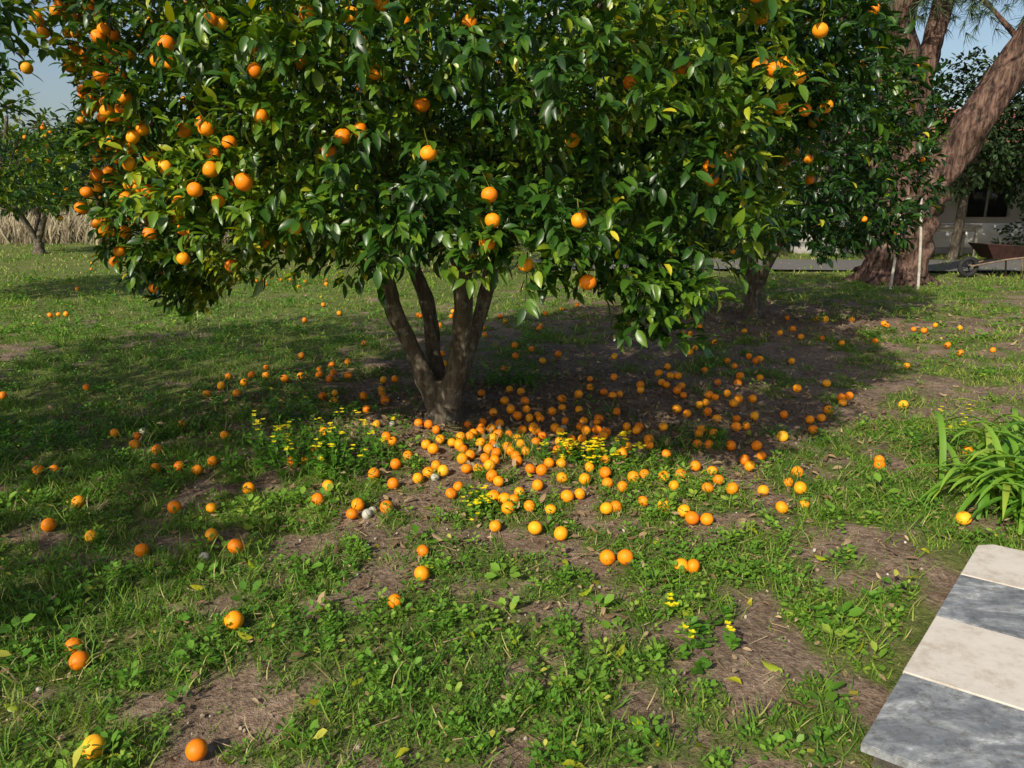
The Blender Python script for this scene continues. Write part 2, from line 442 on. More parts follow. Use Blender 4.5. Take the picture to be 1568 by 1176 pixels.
# ---- main tree
def gau(a, m, s):
    return np.exp(-((np.angle(np.exp(1j*(a-m))))/s)**2)
def skirt_main(a):
    s = 1.26+.0*a
    s = s+.06*gau(a, 3.1, .4)
    s = s+.36*gau(a, -.72, .42)
    s = s+.12*gau(a, 0.1, .5)
    return s+.13*(vnoise(np.cos(a)*3.4, np.sin(a)*3.4, 0, 4)-.5)*2
limbs_main = dict(r=.105, sec=7, paths=[
    ([(-.53,5.13,.12),(-.62,5.12,.36),(-.78,5.10,.75),(-.90,5.08,1.15),(-1.25,4.95,1.7),(-1.5,4.8,2.3)], [.078,.064,.056,.052,.035,.012]),
    ([(-.50,5.22,.16),(-.56,5.30,.42),(-.60,5.36,.78),(-.72,5.42,1.15),(-.95,5.8,1.9),(-1.2,6.1,2.5)], [.072,.056,.050,.047,.035,.012]),
    ([(-.44,5.10,.14),(-.38,5.06,.40),(-.33,5.02,.78),(-.30,4.98,1.15),(.0,4.9,1.7),(.3,4.8,2.3)], [.082,.068,.064,.06,.038,.012]),
    ([(-.42,5.22,.18),(-.32,5.28,.45),(-.20,5.36,.80),(-.10,5.42,1.15),(.3,5.6,1.8),(.8,5.8,2.4)], [.072,.056,.050,.047,.035,.012]),
])
fb = lambda p: .5+3.4*sstep(-.7, -2.0, p[:, 0])+.9*sstep(1.6, 2.2, p[:, 2])
citrus_tree('orange_tree', (-.48,5.15,0), (-.27,5.2), 2.26, 3.8, skirt_main, 7600, 9, limbs_main, 820, 3,
    lobes=[((.60,3.25,1.12),(.20,.22,.22),60),((.42,3.2,1.30),(.25,.2,.2),45),((.82,3.4,1.46),(.30,.3,.22),60),((.1,3.05,1.42),(.35,.25,.22),60),
           ((-.35,3.1,1.5),(.4,.25,.22),60),((-2.0,4.75,1.12),(.24,.4,.2),60),((-1.75,4.45,1.12),(.25,.3,.18),40),((-1.1,3.4,1.5),(.5,.3,.2),60),
           ((1.6,4.2,2.2),(.4,.4,.4),60),((.3,3.0,2.1),(.6,.25,.35),90),((-.7,3.1,2.1),(.6,.25,.35),90)],
    fr_bias=fb, lsize=(.058,.102), tone0=.40, gapthr=.31, inner=.55, lump=.38,
    extra_fruit=[(.286,2.87,1.23),(.24,2.78,1.46),(-.07,2.80,1.46),(-.08,2.78,1.55),(.05,2.82,1.30),(-.29,2.75,1.69),(-.09,2.82,1.38),
                 (-2.05,4.35,1.03),(-2.0,4.35,1.14),(-2.1,4.5,1.12),(-2.35,4.5,1.52),(-2.28,4.45,1.46),(-2.4,4.7,1.62),(-2.34,4.6,1.58),(-2.38,4.5,2.0),(-2.32,4.5,2.06),(-2.42,4.55,2.1),
                 (-2.3,4.4,1.75),(-2.36,4.42,1.82),(-2.5,4.6,2.25),(-2.45,4.62,2.33),(-2.2,4.3,2.2)])

def generic_limbs(x, y, r, top=2.6, k=3):
    out = []
    for i in range(k):
        a = 2*math.pi*i/k+rng.uniform(-.5, .5); dx, dy = math.cos(a), math.sin(a)
        out.append(([(x,y,.3),(x+.1*dx,y+.1*dy,.55),(x+.35*dx,y+.35*dy,1.1),(x+.8*dx,y+.8*dy,top*.75),(x+1.0*dx,y+1.0*dy,top)], [r*.8,r*.65,r*.5,r*.35,.02]))
    return dict(r=r, sec=5, paths=out)
sk = lambda base, amp=.15: (lambda a: base+amp*(vnoise(np.cos(a)*2.5+base, np.sin(a)*2.5, 0, 14)-.5)*2)
citrus_tree('orange_tree', (3.13,9.86,0), (3.0,9.8), 1.95, 3.9, sk(.88,.15), 2100, 8, generic_limbs(3.13,9.86,.105), 40, 41, lsize=(.10,.15), tone0=.20, gapthr=.24)
citrus_tree('orange_tree', (-4.65,3.6,0), (-4.50,3.6), 2.15, 4.3, sk(1.98,.12), 1500, 8, generic_limbs(-4.65,3.6,.12), 90, 61, lsize=(.08,.12), tone0=.42)
citrus_tree('orange_tree', (-5.4,.1,0), (-5.1,.1), 1.6, 4.0, sk(1.9,.2), 700, 8, generic_limbs(-5.4,.1,.12), 20, 67, lsize=(.12,.18))
citrus_tree('orange_tree', (-7.9,11.1,0), (-8.2,11.3), 1.6, 3.3, sk(1.3,.2), 800, 8, generic_limbs(-7.9,11.1,.10), 60, 62, lsize=(.10,.15), tone0=.5)
citrus_tree('orange_tree', (-10.1,19.8,0), (-10.1,19.8), 1.7, 3.3, sk(1.35,.2), 450, 8, generic_limbs(-10.1,19.8,.13), 30, 63, lsize=(.14,.22), tone0=.5)
citrus_tree('orange_tree', (-12.8,20.8,0), (-12.8,20.8), 1.7, 3.2, sk(1.3,.2), 400, 8, generic_limbs(-12.8,20.8,.13), 30, 64, lsize=(.14,.22), tone0=.5)
citrus_tree('orange_tree', (-1.2,15.5,0), (-1.2,15.5), 1.8, 3.4, sk(1.1,.2), 450, 8, generic_limbs(-1.2,15.5,.13), 20, 65, lsize=(.14,.20))
citrus_tree('orange_tree', (-6.2,21.0,0), (-6.2,21), 1.8, 3.2, sk(1.2,.2), 400, 8, generic_limbs(-6.2,21,.13), 20, 66, lsize=(.14,.22), tone0=.5)

# ------------------------------------------------------------------ casuarina (big multi-stem tree)
root = empty('casuarina_tree'); w = Batch()
def limb(ctrl, rad, seg=22, rough=.26, seed=1):
    p, r = spline(ctrl, rad, 10); tube(w, p, r, seg, rough=rough, seed=seed, freq=2.8 if seg > 10 else 1.5); return p
A = limb([(7.0,14.1,-.3),(7.0,14.1,.05),(7.02,14.1,.5),(7.05,14.1,1.3),(6.95,14.1,2.2),(6.75,14.1,3.5),(6.55,14.1,4.8),(6.2,14.2,7.5)], [.78,.58,.48,.43,.36,.33,.29,.12])
B_ = limb([(7.1,14.0,.2),(7.2,13.95,.9),(7.32,13.95,1.45),(7.65,13.9,2.1),(8.15,13.8,3.05),(8.75,13.7,4.3),(9.8,13.5,6.6)], [.45,.38,.34,.32,.29,.27,.14], seed=3)
C_ = limb([(6.95,14.2,2.3),(7.1,14.2,3.0),(7.3,14.3,3.9),(7.5,14.4,4.8),(7.9,14.6,7.5)], [.24,.20,.18,.16,.08], seed=5)
D_ = limb([(6.9,14.3,1.6),(6.55,14.6,2.6),(6.2,14.9,4.0),(5.6,15.2,6.4)], [.18,.12,.10,.06], seed=6)
for k in range(7):
    a = k*.9+.3
    limb([(7.0+.3*math.cos(a),14.1+.3*math.sin(a),.35),(7.0+.55*math.cos(a),14.1+.55*math.sin(a),.08),(7.0+.9*math.cos(a),14.1+.9*math.sin(a),-.08)], [.15,.12,.05], 10)
tp = []; td = []
for path in (A, B_, C_, D_):
    for _ in range(12):
        i0 = rng.integers(int(len(path)*.78), len(path)); s0 = path[i0]
        a = rng.uniform(0, 6.28); ln = rng.uniform(1.0, 2.4)
        e = s0+np.array([math.cos(a)*ln, math.sin(a)*ln, rng.uniform(.3, 1.5)])
        p = limb([s0, (s0+e)/2+[0, 0, .25], e], [.05, .03, .01], 6)
        for j in range(20):
            q = p[rng.integers(4, len(p))]+rng.normal(size=3)*.22; tp.append(q); td.append(norm(rng.normal(size=3)+[0, 0, -.5]))
for c in ((6.0,13.6,4.6),(7.8,13.9,4.8),(8.3,14.6,4.7),(6.9,14.8,4.9)):
    for j in range(22): tp.append(np.array(c)+rng.normal(size=3)*[.3,.3,.22]); td.append(norm(rng.normal(size=3)+[0, 0, -.5]))
w.build('trunk', [M_BARK2], root)
L = Batch(); tp = np.array(tp); td = np.array(td)
k = tp[:, 2] > 4.2; tp, td = tp[k], td[k]
m = 14; P0 = np.repeat(tp, m, 0); d = np.repeat(td, m, 0)*.7+rand_unit(len(P0))*.6+[0, 0, -.45]
s, dd, nn = frame(d, rand_unit(len(d)))
ln = rng.uniform(.18, .36, len(d))
L.inst(BL_V, BL_F, P0, s, dd, nn, np.stack([np.full(len(d), .011), ln, ln], 1), rng.uniform(0, 1, len(d)))
L.build('needles', [M_NEEDLE], root)

M_STAKE = simple_mat('weathered_pole', [(.3,(.28,.25,.20)),(.7,(.52,.48,.42))], 12, .8, .2)
for x0, x1, h in ((6.50,6.70,1.35),(6.98,7.02,1.5)):
    b = Batch(); p, r = spline([(x0,13.05,-.05),((x0+x1)/2,13.2,h/2),(x1,13.4,h)], [.026,.023,.020], 4); tube(b, p, r, 8, rough=.1)
    tube(b, np.array([(x1-.02,13.39,h*.8),(x1+.18,13.42,h*.86)]), [.012,.01], 6)
    b.build('wooden_stake', [M_STAKE])

# ------------------------------------------------------------------ generic leafy mass
def leaf_mass(name, blobs, mat, per, l0, l1, trunk=True, dark=0.):
    r_ = empty(name); L = Batch(); w = Batch()
    for (c, R) in blobs:
        c = np.array(c, float); R = np.array(R, float)
        n = int(per*(R[0]*R[2]+R[0]*R[1]))
        q = rand_unit(n); u = 1-.45*rng.uniform(0, 1, n)**2
        lp = fbm(q[:, 0]*2+c[0], q[:, 1]*2, q[:, 2]*2, 8, 3)
        P = c+q*R*(u*(.6+.8*lp))[:, None]
        P[:, 2] = np.maximum(P[:, 2], .1)
        D = norm(q+.6*rand_unit(n))
        leaves_on_twigs(L, P, D, 6, l0, l1, lambda Q: np.clip(.1-dark+.8*fbm(Q[:, 0]*.8, Q[:, 1]*.8, Q[:, 2]*.8, 70, 2)*rng.uniform(.3, 1.4, len(Q)), 0, 1), tw=l1*1.3, wide=1.2)
        if trunk:
            p, r = spline([(c[0],c[1],-.1),(c[0]+.1,c[1],c[2]*.5),(c[0],c[1],c[2])], [.10*R[0]**.5,.08*R[0]**.5,.04], 5); tube(w, p, r, 8, rough=.15)
    L.build('foliage', [mat], r_)
    if trunk: w.build('trunks', [M_BARK], r_)
    return r_
bl = []
for k in range(26):
    x = -62+k*2.7+rng.uniform(-1, 1); bl.append(((x,rng.uniform(34,48),rng.uniform(1.9,2.7)),(rng.uniform(2.2,3.6),2.2,rng.uniform(1.9,3.1))))
leaf_mass('distant_trees', bl, M_FARLEAF, 30, .28, .55)
leaf_mass('garden_trees', [((8.6,18.6,3.0),(1.3,1.1,1.3)),((10.6,18.5,3.1),(1.4,1.2,1.35)),((12.6,18.2,3.0),(1.5,1.3,1.5)),((14.6,18.4,3.0),(1.6,1.3,1.6)),((4.2,19.5,2.3),(2.0,1.6,2.0)),((17.0,18.5,2.8),(2,1.5,1.9))], M_FARLEAF, 190, .12, .2, dark=.12)
leaf_mass('hedge', [((8.6,19.8,.45),(.9,.5,.6)),((13.8,19.9,.4),(1.1,.5,.6)),((-1.8,22,.9),(2.4,.7,1.3)),((-4,25,1.3),(3.5,1,1.9)),((1,25,1.5),(3.5,1,2.4)),((5.5,22.5,1.5),(2.4,.8,2.1))], M_FARLEAF, 150, .10, .16, trunk=False)

# tall dry grass at the far edge of the orchard
b = Batch(); n = 17000
x = rng.uniform(-48, -2.5, n); y = 27+rng.normal(size=n)*.9+(x+10)*.05
pos = np.stack([x, y, np.zeros(n)-.05], 1); d = np.tile([0, 0, 1.], (n, 1))+.45*rand_unit(n)
s, dd, nn = frame(d, np.tile([0, -1., 0], (n, 1))+.8*rand_unit(n)); ln = rng.uniform(.45, 1.2, n)*(.6+.8*fbm(x*.5, y*.5, 0, 4, 3))
b.inst(BL_V, BL_F, pos, s, dd, nn, np.stack([rng.uniform(.03, .07, n), ln, ln], 1), rng.uniform(.0, 1, n))
b.build('dry_grass_bank', [M_STRAW])

b = Batch(); hx = np.linspace(-420, 300, 150)
prof = 9+13*fbm(hx*.008+3, hx*0+1, 0, 5, 3)+2*fbm(hx*.09, hx*0, 0, 6, 2)
rows = [(150, -1), (190, .45), (230, .85), (260, 1.0), (330, .6)]
V = []
for yy, k in rows: V.append(np.stack([hx, np.full_like(hx, yy)+fbm(hx*.03, hx*0+yy, 0, 2, 2)*12, prof*k], 1))
V = np.concatenate(V); F = []
for j in range(len(rows)-1):
    for i in range(149): F.append((j*150+i, j*150+i+1, (j+1)*150+i+1, (j+1)*150+i))
b.add(V, F); b.build('hills', [simple_mat('hill_scrub', [(.3,(.05,.075,.055)),(.6,(.10,.13,.09)),(.8,(.17,.18,.12))], .08, .95, 0, detail=6)])

b = Batch()
gxs = np.linspace(.5, 22, 44); gys = np.linspace(15.9, 18.6, 8)
XX, YY = np.meshgrid(gxs, gys); YY = YY+.25*np.sin(XX*.5); ZZ = ground_h(XX, YY)*0+.035
V = np.stack([XX, YY, ZZ], -1).reshape(-1, 3); i = np.arange(len(V)).reshape(8, 44)
F = [tuple(f) for f in np.stack([i[:-1, :-1], i[:-1, 1:], i[1:, 1:], i[1:, :-1]], -1).reshape(-1, 4)]
b.add(V, F); b.build('driveway', [simple_mat('gravel', [(.3,(.09,.085,.08)),(.7,(.19,.18,.17))], 25, .95, .4)])

# ------------------------------------------------------------------ farmhouse
M_WALL = simple_mat('white_plaster', [(.3,(.66,.65,.61)),(.7,(.82,.81,.78))], 1.5, .9, .1)
M_ROOF = simple_mat('terracotta_tile', [(.3,(.22,.075,.04)),(.7,(.42,.17,.10))], 3, .85, .3)
M_DARK = simple_mat('dark_glass', [(.3,(.015,.018,.02)),(.7,(.03,.035,.04))], 2, .15, 0, spec=.6)
M_FRAME = simple_mat('painted_timber', [(.3,(.5,.5,.47)),(.7,(.68,.67,.63))], 8, .6, .1)
M_WOOD = simple_mat('old_timber', [(.3,(.10,.07,.05)),(.7,(.24,.18,.13))], 14, .8, .3)
house = empty('farmhouse')
b = Batch(); box(b, (8.0,23.5,-.1), (27,30,3.0)); b.build('walls', [M_WALL], house)
b = Batch(); box(b, (7.8,20.9,-.1), (27.2,23.5,.16)); b.build('veranda_floor', [simple_mat('concrete', [(.3,(.2,.19,.18)),(.7,(.34,.33,.31))], 4, .9, .2)], house)
b = Batch()
for k in range(7):
    x = 8.1+k*3.1; box(b, (x,20.98,.16), (x+.24,21.22,2.62))
box(b, (7.8,20.95,2.62), (27.2,21.25,2.86))
for k in (0, 1, 3, 4, 5): box(b, (8.34+k*3.1,21.02,.16), (11.2+k*3.1,21.16,.80))
b.build('veranda_posts', [M_WALL], house)
b = Batch()
nr = 130
xs = np.linspace(7.4, 27.6, nr)
for (y0, z0, y1, z1) in ((20.5,2.80,23.7,3.25),(23.2,3.26,26.7,4.3),(26.7,4.3,30.4,2.9)):
    V = []
    for t in (0, 1):
        yy = y0+(y1-y0)*t; zz = z0+(z1-z0)*t
        V.append(np.stack([xs, np.full(nr, yy), zz+.045*np.abs(np.sin(np.arange(nr)*1.2))], 1))
    V = np.concatenate(V); b.add(V, [(i, i+1, nr+i+1, nr+i) for i in range(nr-1)])
b.build('roof', [M_ROOF], house)
wn = Batch(); fr = Batch()
for x, wd, z0, z1 in ((9.2,1.1,.9,2.1),(11.6,1.0,.16,2.2),(13.6,1.3,.9,2.1),(16.4,1.3,.9,2.1),(19.2,1.0,.16,2.2),(21.4,1.3,.9,2.1),(24.2,1.3,.9,2.1)):
    box(wn, (x,23.44,z0), (x+wd,23.49,z1))
    box(fr, (x-.08,23.38,z0), (x,23.495,z1+.08)); box(fr, (x+wd,23.38,z0), (x+wd+.08,23.495,z1+.08)); box(fr, (x,23.38,z1), (x+wd,23.495,z1+.08))
    box(fr, (x+wd/2-.03,23.40,z0), (x+wd/2+.03,23.435,z1))
wn.build('windows_and_doors', [M_DARK], house); fr.build('window_frames', [M_FRAME], house)

b = Batch(); box(b, (10.6,19.6,.74), (11.9,20.3,.80))
for x, y in ((10.65,19.65),(11.8,19.65),(10.65,20.2),(11.8,20.2)): box(b, (x,y,0), (x+.06,y+.06,.74))
box(b, (10.71,19.66,.64), (11.8,19.69,.738)); box(b, (10.71,20.21,.64), (11.8,20.24,.738))
b.build('garden_table', [M_STAKE])

wb = empty('wheelbarrow'); M_RUST = simple_mat('rusty_paint', [(.35,(.022,.015,.013)),(.65,(.065,.024,.02))], 9, .8, .3)
b = Batch(); ox, oy = 9.45, 14.9
top = [(ox-.45,oy-.33,.64),(ox+.55,oy-.33,.58),(ox+.55,oy+.33,.58),(ox-.45,oy+.33,.64)]
bot = [(ox-.22,oy-.2,.36),(ox+.3,oy-.2,.36),(ox+.3,oy+.2,.36),(ox-.22,oy+.2,.36)]
inn = [(p[0]*.97+ox*.03,p[1]*.97+oy*.03,p[2]) for p in top]; inb = [(p[0]*.95+ox*.05,p[1]*.95+oy*.05,p[2]+.02) for p in bot]
b.add(top+bot+inn+inb, [(4,5,6,7)]+[(i,(i+1)%4,4+(i+1)%4,4+i) for i in range(4)]+[(8+i,12+i,12+(i+1)%4,8+(i+1)%4) for i in range(4)]+[(12,15,14,13)]+[(i,8+i,8+(i+1)%4,(i+1)%4) for i in range(4)])
b.build('tray', [M_RUST], wb, smooth=False)
b = Batch()
for sgn in (-1, 1):
    tube(b, np.array([(ox-.55,oy+sgn*.05,.20),(ox,oy+sgn*.22,.34),(ox+.6,oy+sgn*.28,.42),(ox+1.05,oy+sgn*.30,.55)]), [.018]*4, 8)
    tube(b, np.array([(ox+.3,oy+sgn*.24,.36),(ox+.36,oy+sgn*.26,0)]), [.016,.016], 8)
b.build('handles_and_legs', [M_WOOD], wb)
b = Batch(); a = np.linspace(0, 2*np.pi, 22)
tube(b, np.stack([ox-.56+.16*np.cos(a), np.full(22, oy), .19+.16*np.sin(a)], 1), [.045]*22, 8, cap=False)
for k in range(4): tube(b, np.array([(ox-.56,oy,.19),(ox-.56+.14*math.cos(k*1.57+.4),oy,.19+.14*math.sin(k*1.57+.4))]), [.012,.012], 6)
tube(b, np.array([(ox-.56,oy-.06,.19),(ox-.56,oy+.06,.19)]), [.02,.02], 8)
b.build('wheel', [simple_mat('rubber', [(.3,(.015,.015,.015)),(.7,(.03,.03,.03))], 8, .8, .1)], wb)

# ------------------------------------------------------------------ marble slab path
def marble(name, base, vein, lo, hi, sc, stain=.8, st_scale=34, st_col=(.50,.45,.38)):
    m, nt, out = newmat(name); L = nt.links
    tc = nt.nodes.new('ShaderNodeTexCoord'); mp = nt.nodes.new('ShaderNodeMapping'); mp.inputs['Rotation'].default_value = (0,0,.25); mp.inputs['Scale'].default_value = (1,2.2,1)
    L.new(tc.outputs['Object'], mp.inputs[0])
    n = nt.nodes.new('ShaderNodeTexNoise'); n.inputs['Scale'].default_value = sc; n.inputs['Detail'].default_value = 8; n.inputs['Roughness'].default_value = .75; n.inputs['Distortion'].default_value = .5
    L.new(mp.outputs[0], n.inputs['Vector'])
    r = ramp(nt, [(lo,base),(lo*.4+hi*.6,tuple((a*.65+b_*.35) for a, b_ in zip(base, vein))),(hi,vein)], n.outputs['Fac'])
    sp = noise_n(nt, st_scale, 6, .75); sr = ramp(nt, [(.34,st_col),(.5,(.93,.93,.92)),(.6,(1,1,1))], sp)
    mu = nt.nodes.new('ShaderNodeMixRGB'); mu.blend_type = 'MULTIPLY'; mu.inputs[0].default_value = stain; L.new(r.outputs[0], mu.inputs[1]); L.new(sr.outputs[0], mu.inputs[2])
    p = nt.nodes.new('ShaderNodeBsdfPrincipled'); p.inputs['Roughness'].default_value = .65; p.inputs['Specular IOR Level'].default_value = .25
    L.new(mu.outputs[0], p.inputs['Base Color']); L.new(bump_n(nt, sp, .15, .003), p.inputs['Normal']); L.new(p.outputs[0], out.inputs[0]); return m
M_MG = marble('grey_marble', (.16,.175,.195), (.55,.57,.58), .44, .64, 4.5)
M_MW = marble('white_marble', (.64,.59,.53), (.50,.46,.41), .48, .78, 5.0, .7, 9, (.62,.56,.48))
pathroot = empty('marble_slab_path')
p0 = np.array([.984,1.83]); u = norm(np.array([1.116,1.29])); v = np.array([u[1], -u[0]])
v = norm(v*.985+u*.10)
import bmesh
pos = 0
for k in range(4):
    ln = [.437,.452,.41,.40][k]
    bm = bmesh.new()
    off = rng.uniform(-.006, .006)
    c4 = [p0+u*(pos+.003)+v*off, p0+u*(pos+ln-.003)+v*off, p0+u*(pos+ln-.003)+v*1.9, p0+u*(pos+.003)+v*1.9]
    if k == 3: c4 = [c4[0], p0+u*(pos+ln-.05)+v*off, p0+u*(pos+ln-.003)+v*(off+.05)]+c4[2:]
    vs = [bm.verts.new((c[0], c[1], .02)) for c in c4]; vt = [bm.verts.new((c[0], c[1], .05)) for c in c4]
    bm.faces.new(vt[::-1]); bm.faces.new(vs)
    nvv = len(vs)
    for i in range(nvv): bm.faces.new((vs[i], vt[i], vt[(i+1) % nvv], vs[(i+1) % nvv]))
    bmesh.ops.recalc_face_normals(bm, faces=bm.faces)
    bmesh.ops.bevel(bm, geom=list(bm.edges), offset=.003, segments=2, affect='EDGES')
    me = bpy.data.meshes.new('slab'); bm.to_mesh(me); bm.free(); me.materials.append(M_MG if k % 2 == 0 else M_MW)
    ob = bpy.data.objects.new('slab_%d' % (k+1), me); COL.objects.link(ob); ob.parent = pathroot
    pos += ln
b = Batch(); q = [p0+u*.03+v*.03, p0+u*(pos-.06)+v*.06, p0+u*(pos-.012)+v*1.88, p0+u*.03+v*1.88]
V = [(c[0], c[1], -.12) for c in q]+[(c[0], c[1], .0185) for c in q]
b.add(V, [(4,7,6,5),(0,1,5,4),(1,2,6,5),(2,3,7,6),(3,0,4,7)]); b.build('concrete_bed', [simple_mat('cement', [(.3,(.16,.14,.12)),(.7,(.3,.27,.24))], 20, .95, .4)], pathroot)
def on_path(x, y, m=.0):
    dx, dy = x-p0[0], y-p0[1]
    a = dx*u[0]+dy*u[1]; c = dx*v[0]+dy*v[1]
    return (a > -m) & (a < 1.7+m) & (c > -m)

# ------------------------------------------------------------------ grass & weeds
def scatter(n, y0, y1, power=1.0, w=.80):
    y = y0+(y1-y0)*rng.uniform(0, 1, n)**power
    x = rng.uniform(-1, 1, n)*(y*w+.6)
    return x, y
def keep_mask(x, y, thr_lo=0., p=1.0):
    g = grass_mask(x, y)
    return (rng.uniform(0, 1, len(x)) < g*p+thr_lo) & ~on_path(x, y, .0)
G = Batch()
def blades(n, y0, y1, hmin, hmax, wid, lo=.04, power=1.0, tuft=1, spread=.03, tone_c=.45, wmul=.8, lean=.75):
    x, y = scatter(n, y0, y1, power, wmul); k = keep_mask(x, y, lo); x, y = x[k], y[k]
    h = rng.uniform(hmin, hmax, len(x))*(.5+1.0*fbm(x*1.3, y*1.3, 0, 91, 2))
    x = np.repeat(x, tuft)+rng.normal(size=len(x)*tuft)*spread; y = np.repeat(y, tuft)+rng.normal(size=len(y)*tuft)*spread; h = np.repeat(h, tuft)*rng.uniform(.5, 1.2, len(x))
    k = ~on_path(x, y, -.02); x, y, h = x[k], y[k], h[k]; n = len(x)
    pos = np.stack([x, y, ground_h(x, y)-.006], 1)
    d = np.tile([0, 0, 1.], (n, 1))+rand_unit(n)*lean*[1, 1, .2]
    s, dd, nn = frame(d, rand_unit(n)*[1, 1, 0]+[0, 0, 1.0])
    dry = rng.uniform(0, 1, n)
    right = sstep(1.0, 3.2, x)*.16
    tone = np.clip(tone_c+right+.6*(fbm(x*.8, y*.8, 0, 55, 2)-.5)+rng.normal(size=n)*.15, 0, .82)
    tone = np.where(dry > .91, rng.uniform(.85, 1, n), tone)
    G.inst(BL_V, BL_F, pos, s, dd, nn, np.stack([wid*rng.uniform(.7, 1.3, n), h, h*1.5], 1), tone)
blades(8000, 1.0, 5.2, .035, .11, .0048, power=.8, tuft=7, spread=.02, lo=.05)
blades(4800, 4.8, 8.5, .04, .09, .006, tuft=7, spread=.03, tone_c=.5)
blades(5000, 8, 15, .04, .10, .011, tuft=6, spread=.06, lo=.12, tone_c=.52)
blades(4000, 14, 27, .05, .12, .024, tuft=5, spread=.12, lo=.2, wmul=1.0, tone_c=.55)
blades(11000, 1.2, 9, .012, .032, .0035, lo=.30, tuft=3, spread=.02, tone_c=.6)
G.build('grass', [M_GRASS])

W = Batch()
def weeds(n, y0, y1, nl, l0, l1, ht, lo=.02, power=1.0, tc=.5, grp=1.6, thr=.40):
    x, y = scatter(n, y0, y1, power)
    g = grass_mask(x, y)*sstep(thr, thr+.2, fbm(x*grp+9, y*grp, 0, 123, 3)+.06)
    k = (rng.uniform(0, 1, len(x)) < g+lo) & ~on_path(x, y, .02); x, y = x[k], y[k]; n0 = len(x)
    size = rng.uniform(.5, 1.3, n0); a = np.tile(np.arange(nl)*2.399, n0)+np.repeat(rng.uniform(0, 6.28, n0), nl)
    S = np.repeat(size, nl); t = np.tile(np.linspace(0, 1, nl), n0)
    H = ht*S*(.25+.9*t)*rng.uniform(.7, 1.2, len(t))
    off = (1-t*.6)*l1*.6*S
    X = np.repeat(x, nl)+np.cos(a)*off; Yy = np.repeat(y, nl)+np.sin(a)*off
    pos = np.stack([X, Yy, ground_h(X, Yy)+H], 1)
    d = np.stack([np.cos(a), np.sin(a), rng.uniform(-.15, .55, len(a))+.4*t], 1)
    s, dd, nn = frame(d, np.tile([0, 0, 1.], (len(a), 1))+.45*rand_unit(len(a)))
    Ln = rng.uniform(l0, l1, len(a))*S
    base_t = np.repeat(np.clip(tc+.6*(fbm(x*.8, y*.8, 0, 56, 2)-.5)+rng.normal(size=n0)*.12, 0, .85), nl)
    tone = np.clip(base_t+rng.normal(size=len(a))*.08, 0, .9)
    tone = np.where(rng.uniform(0, 1, len(a)) > .985, 1.0, tone)
    W.inst(RL_V, RL_F, pos, s, dd, nn, np.stack([Ln*.85, Ln, Ln], 1), tone)
weeds(6000, 1.0, 5.0, 13, .015, .028, .045, power=.8, grp=2.2, thr=.41)
weeds(12000, 1.0, 5.0, 8, .008, .016, .020, power=.8, lo=.05)
weeds(5000, 4.6, 9, 11, .018, .032, .04)
weeds(3500, 8, 14, 9, .03, .05, .05, lo=.1)
weeds(300, 1.2, 4.5, 10, .03, .055, .05, power=.8, tc=.6)
W.build('weeds', [M_BROAD])

def flower_clump(name, cx, cy, rx, ry, hgt, nst, nfl, fs=1.0):
    r_ = empty(name); B = Batch(); Fb = Batch()
    x = cx+rng.normal(size=nst)*rx*.5; y = cy+rng.normal(size=nst)*ry*.5; h = hgt*rng.uniform(.4, 1.0, nst)
    pos = np.stack([x, y, ground_h(x, y)], 1); tip = pos+np.stack([rng.normal(size=nst)*.05, rng.normal(size=nst)*.05, h], 1)
    d = tip-pos; s, dd, nn = frame(d, rand_unit(nst)); ln = np.linalg.norm(d, axis=1)
    B.inst(BL_V, BL_F, pos, s, dd, nn, np.stack([np.full(nst, .004), ln, ln*.1], 1), .5)
    nl = 12; t = np.tile(np.linspace(.08, .9, nl), nst)
    P = np.repeat(pos, nl, 0)+np.repeat(d, nl, 0)*t[:, None]
    dl = rand_unit(len(P))*[1, 1, .3]+[0, 0, .35]; s, dd, nn = frame(dl, np.tile([0, 0, 1.], (len(P), 1))+.3*rand_unit(len(P)))
    Ln = rng.uniform(.03, .06, len(P))*(1.15-.6*t)
    B.inst(RL_V, RL_F, P, s, dd, nn, np.stack([Ln*.7, Ln, Ln], 1), np.clip(rng.normal(.4, .15, len(P)), 0, .9))
    sel = rng.choice(nst, nfl)
    for q in range(3):
        c = tip[sel]+rng.normal(size=(nfl, 3))*.012
        a0 = rng.uniform(0, 6.28, nfl)
        for k in range(4):
            a = a0+k*1.5708; dl = np.stack([np.cos(a), np.sin(a), np.full(nfl, .3)], 1); s, dd, nn = frame(dl, np.tile([0, 0, 1.], (nfl, 1)))
            Fb.inst(RL_V, RL_F, c, s, dd, nn, np.stack([np.full(nfl, .017*fs), np.full(nfl, .015*fs), np.full(nfl, .01)], 1), rng.uniform(0, 1, nfl))
    B.build('stems_and_leaves', [M_BROAD], r_); Fb.build('petals', [M_YEL], r_)
for args in ((-1.15,4.20,.42,.32,.28,130,34,1.1),(.45,4.36,.24,.14,.14,40,50,1.15),(-.17,3.62,.10,.08,.08,14,10),(.62,2.42,.25,.2,.08,12,4),(-1.5,5.3,.5,.3,.2,40,6),(-4.6,10.2,.8,.6,.25,40,14),(-3.7,13.5,1.6,1.0,.3,90,60),(2.75,4.5,.12,.12,.3,10,6),(.0,6.3,.4,.3,.25,50,3)):
    flower_clump('yellow_wildflowers', *args)

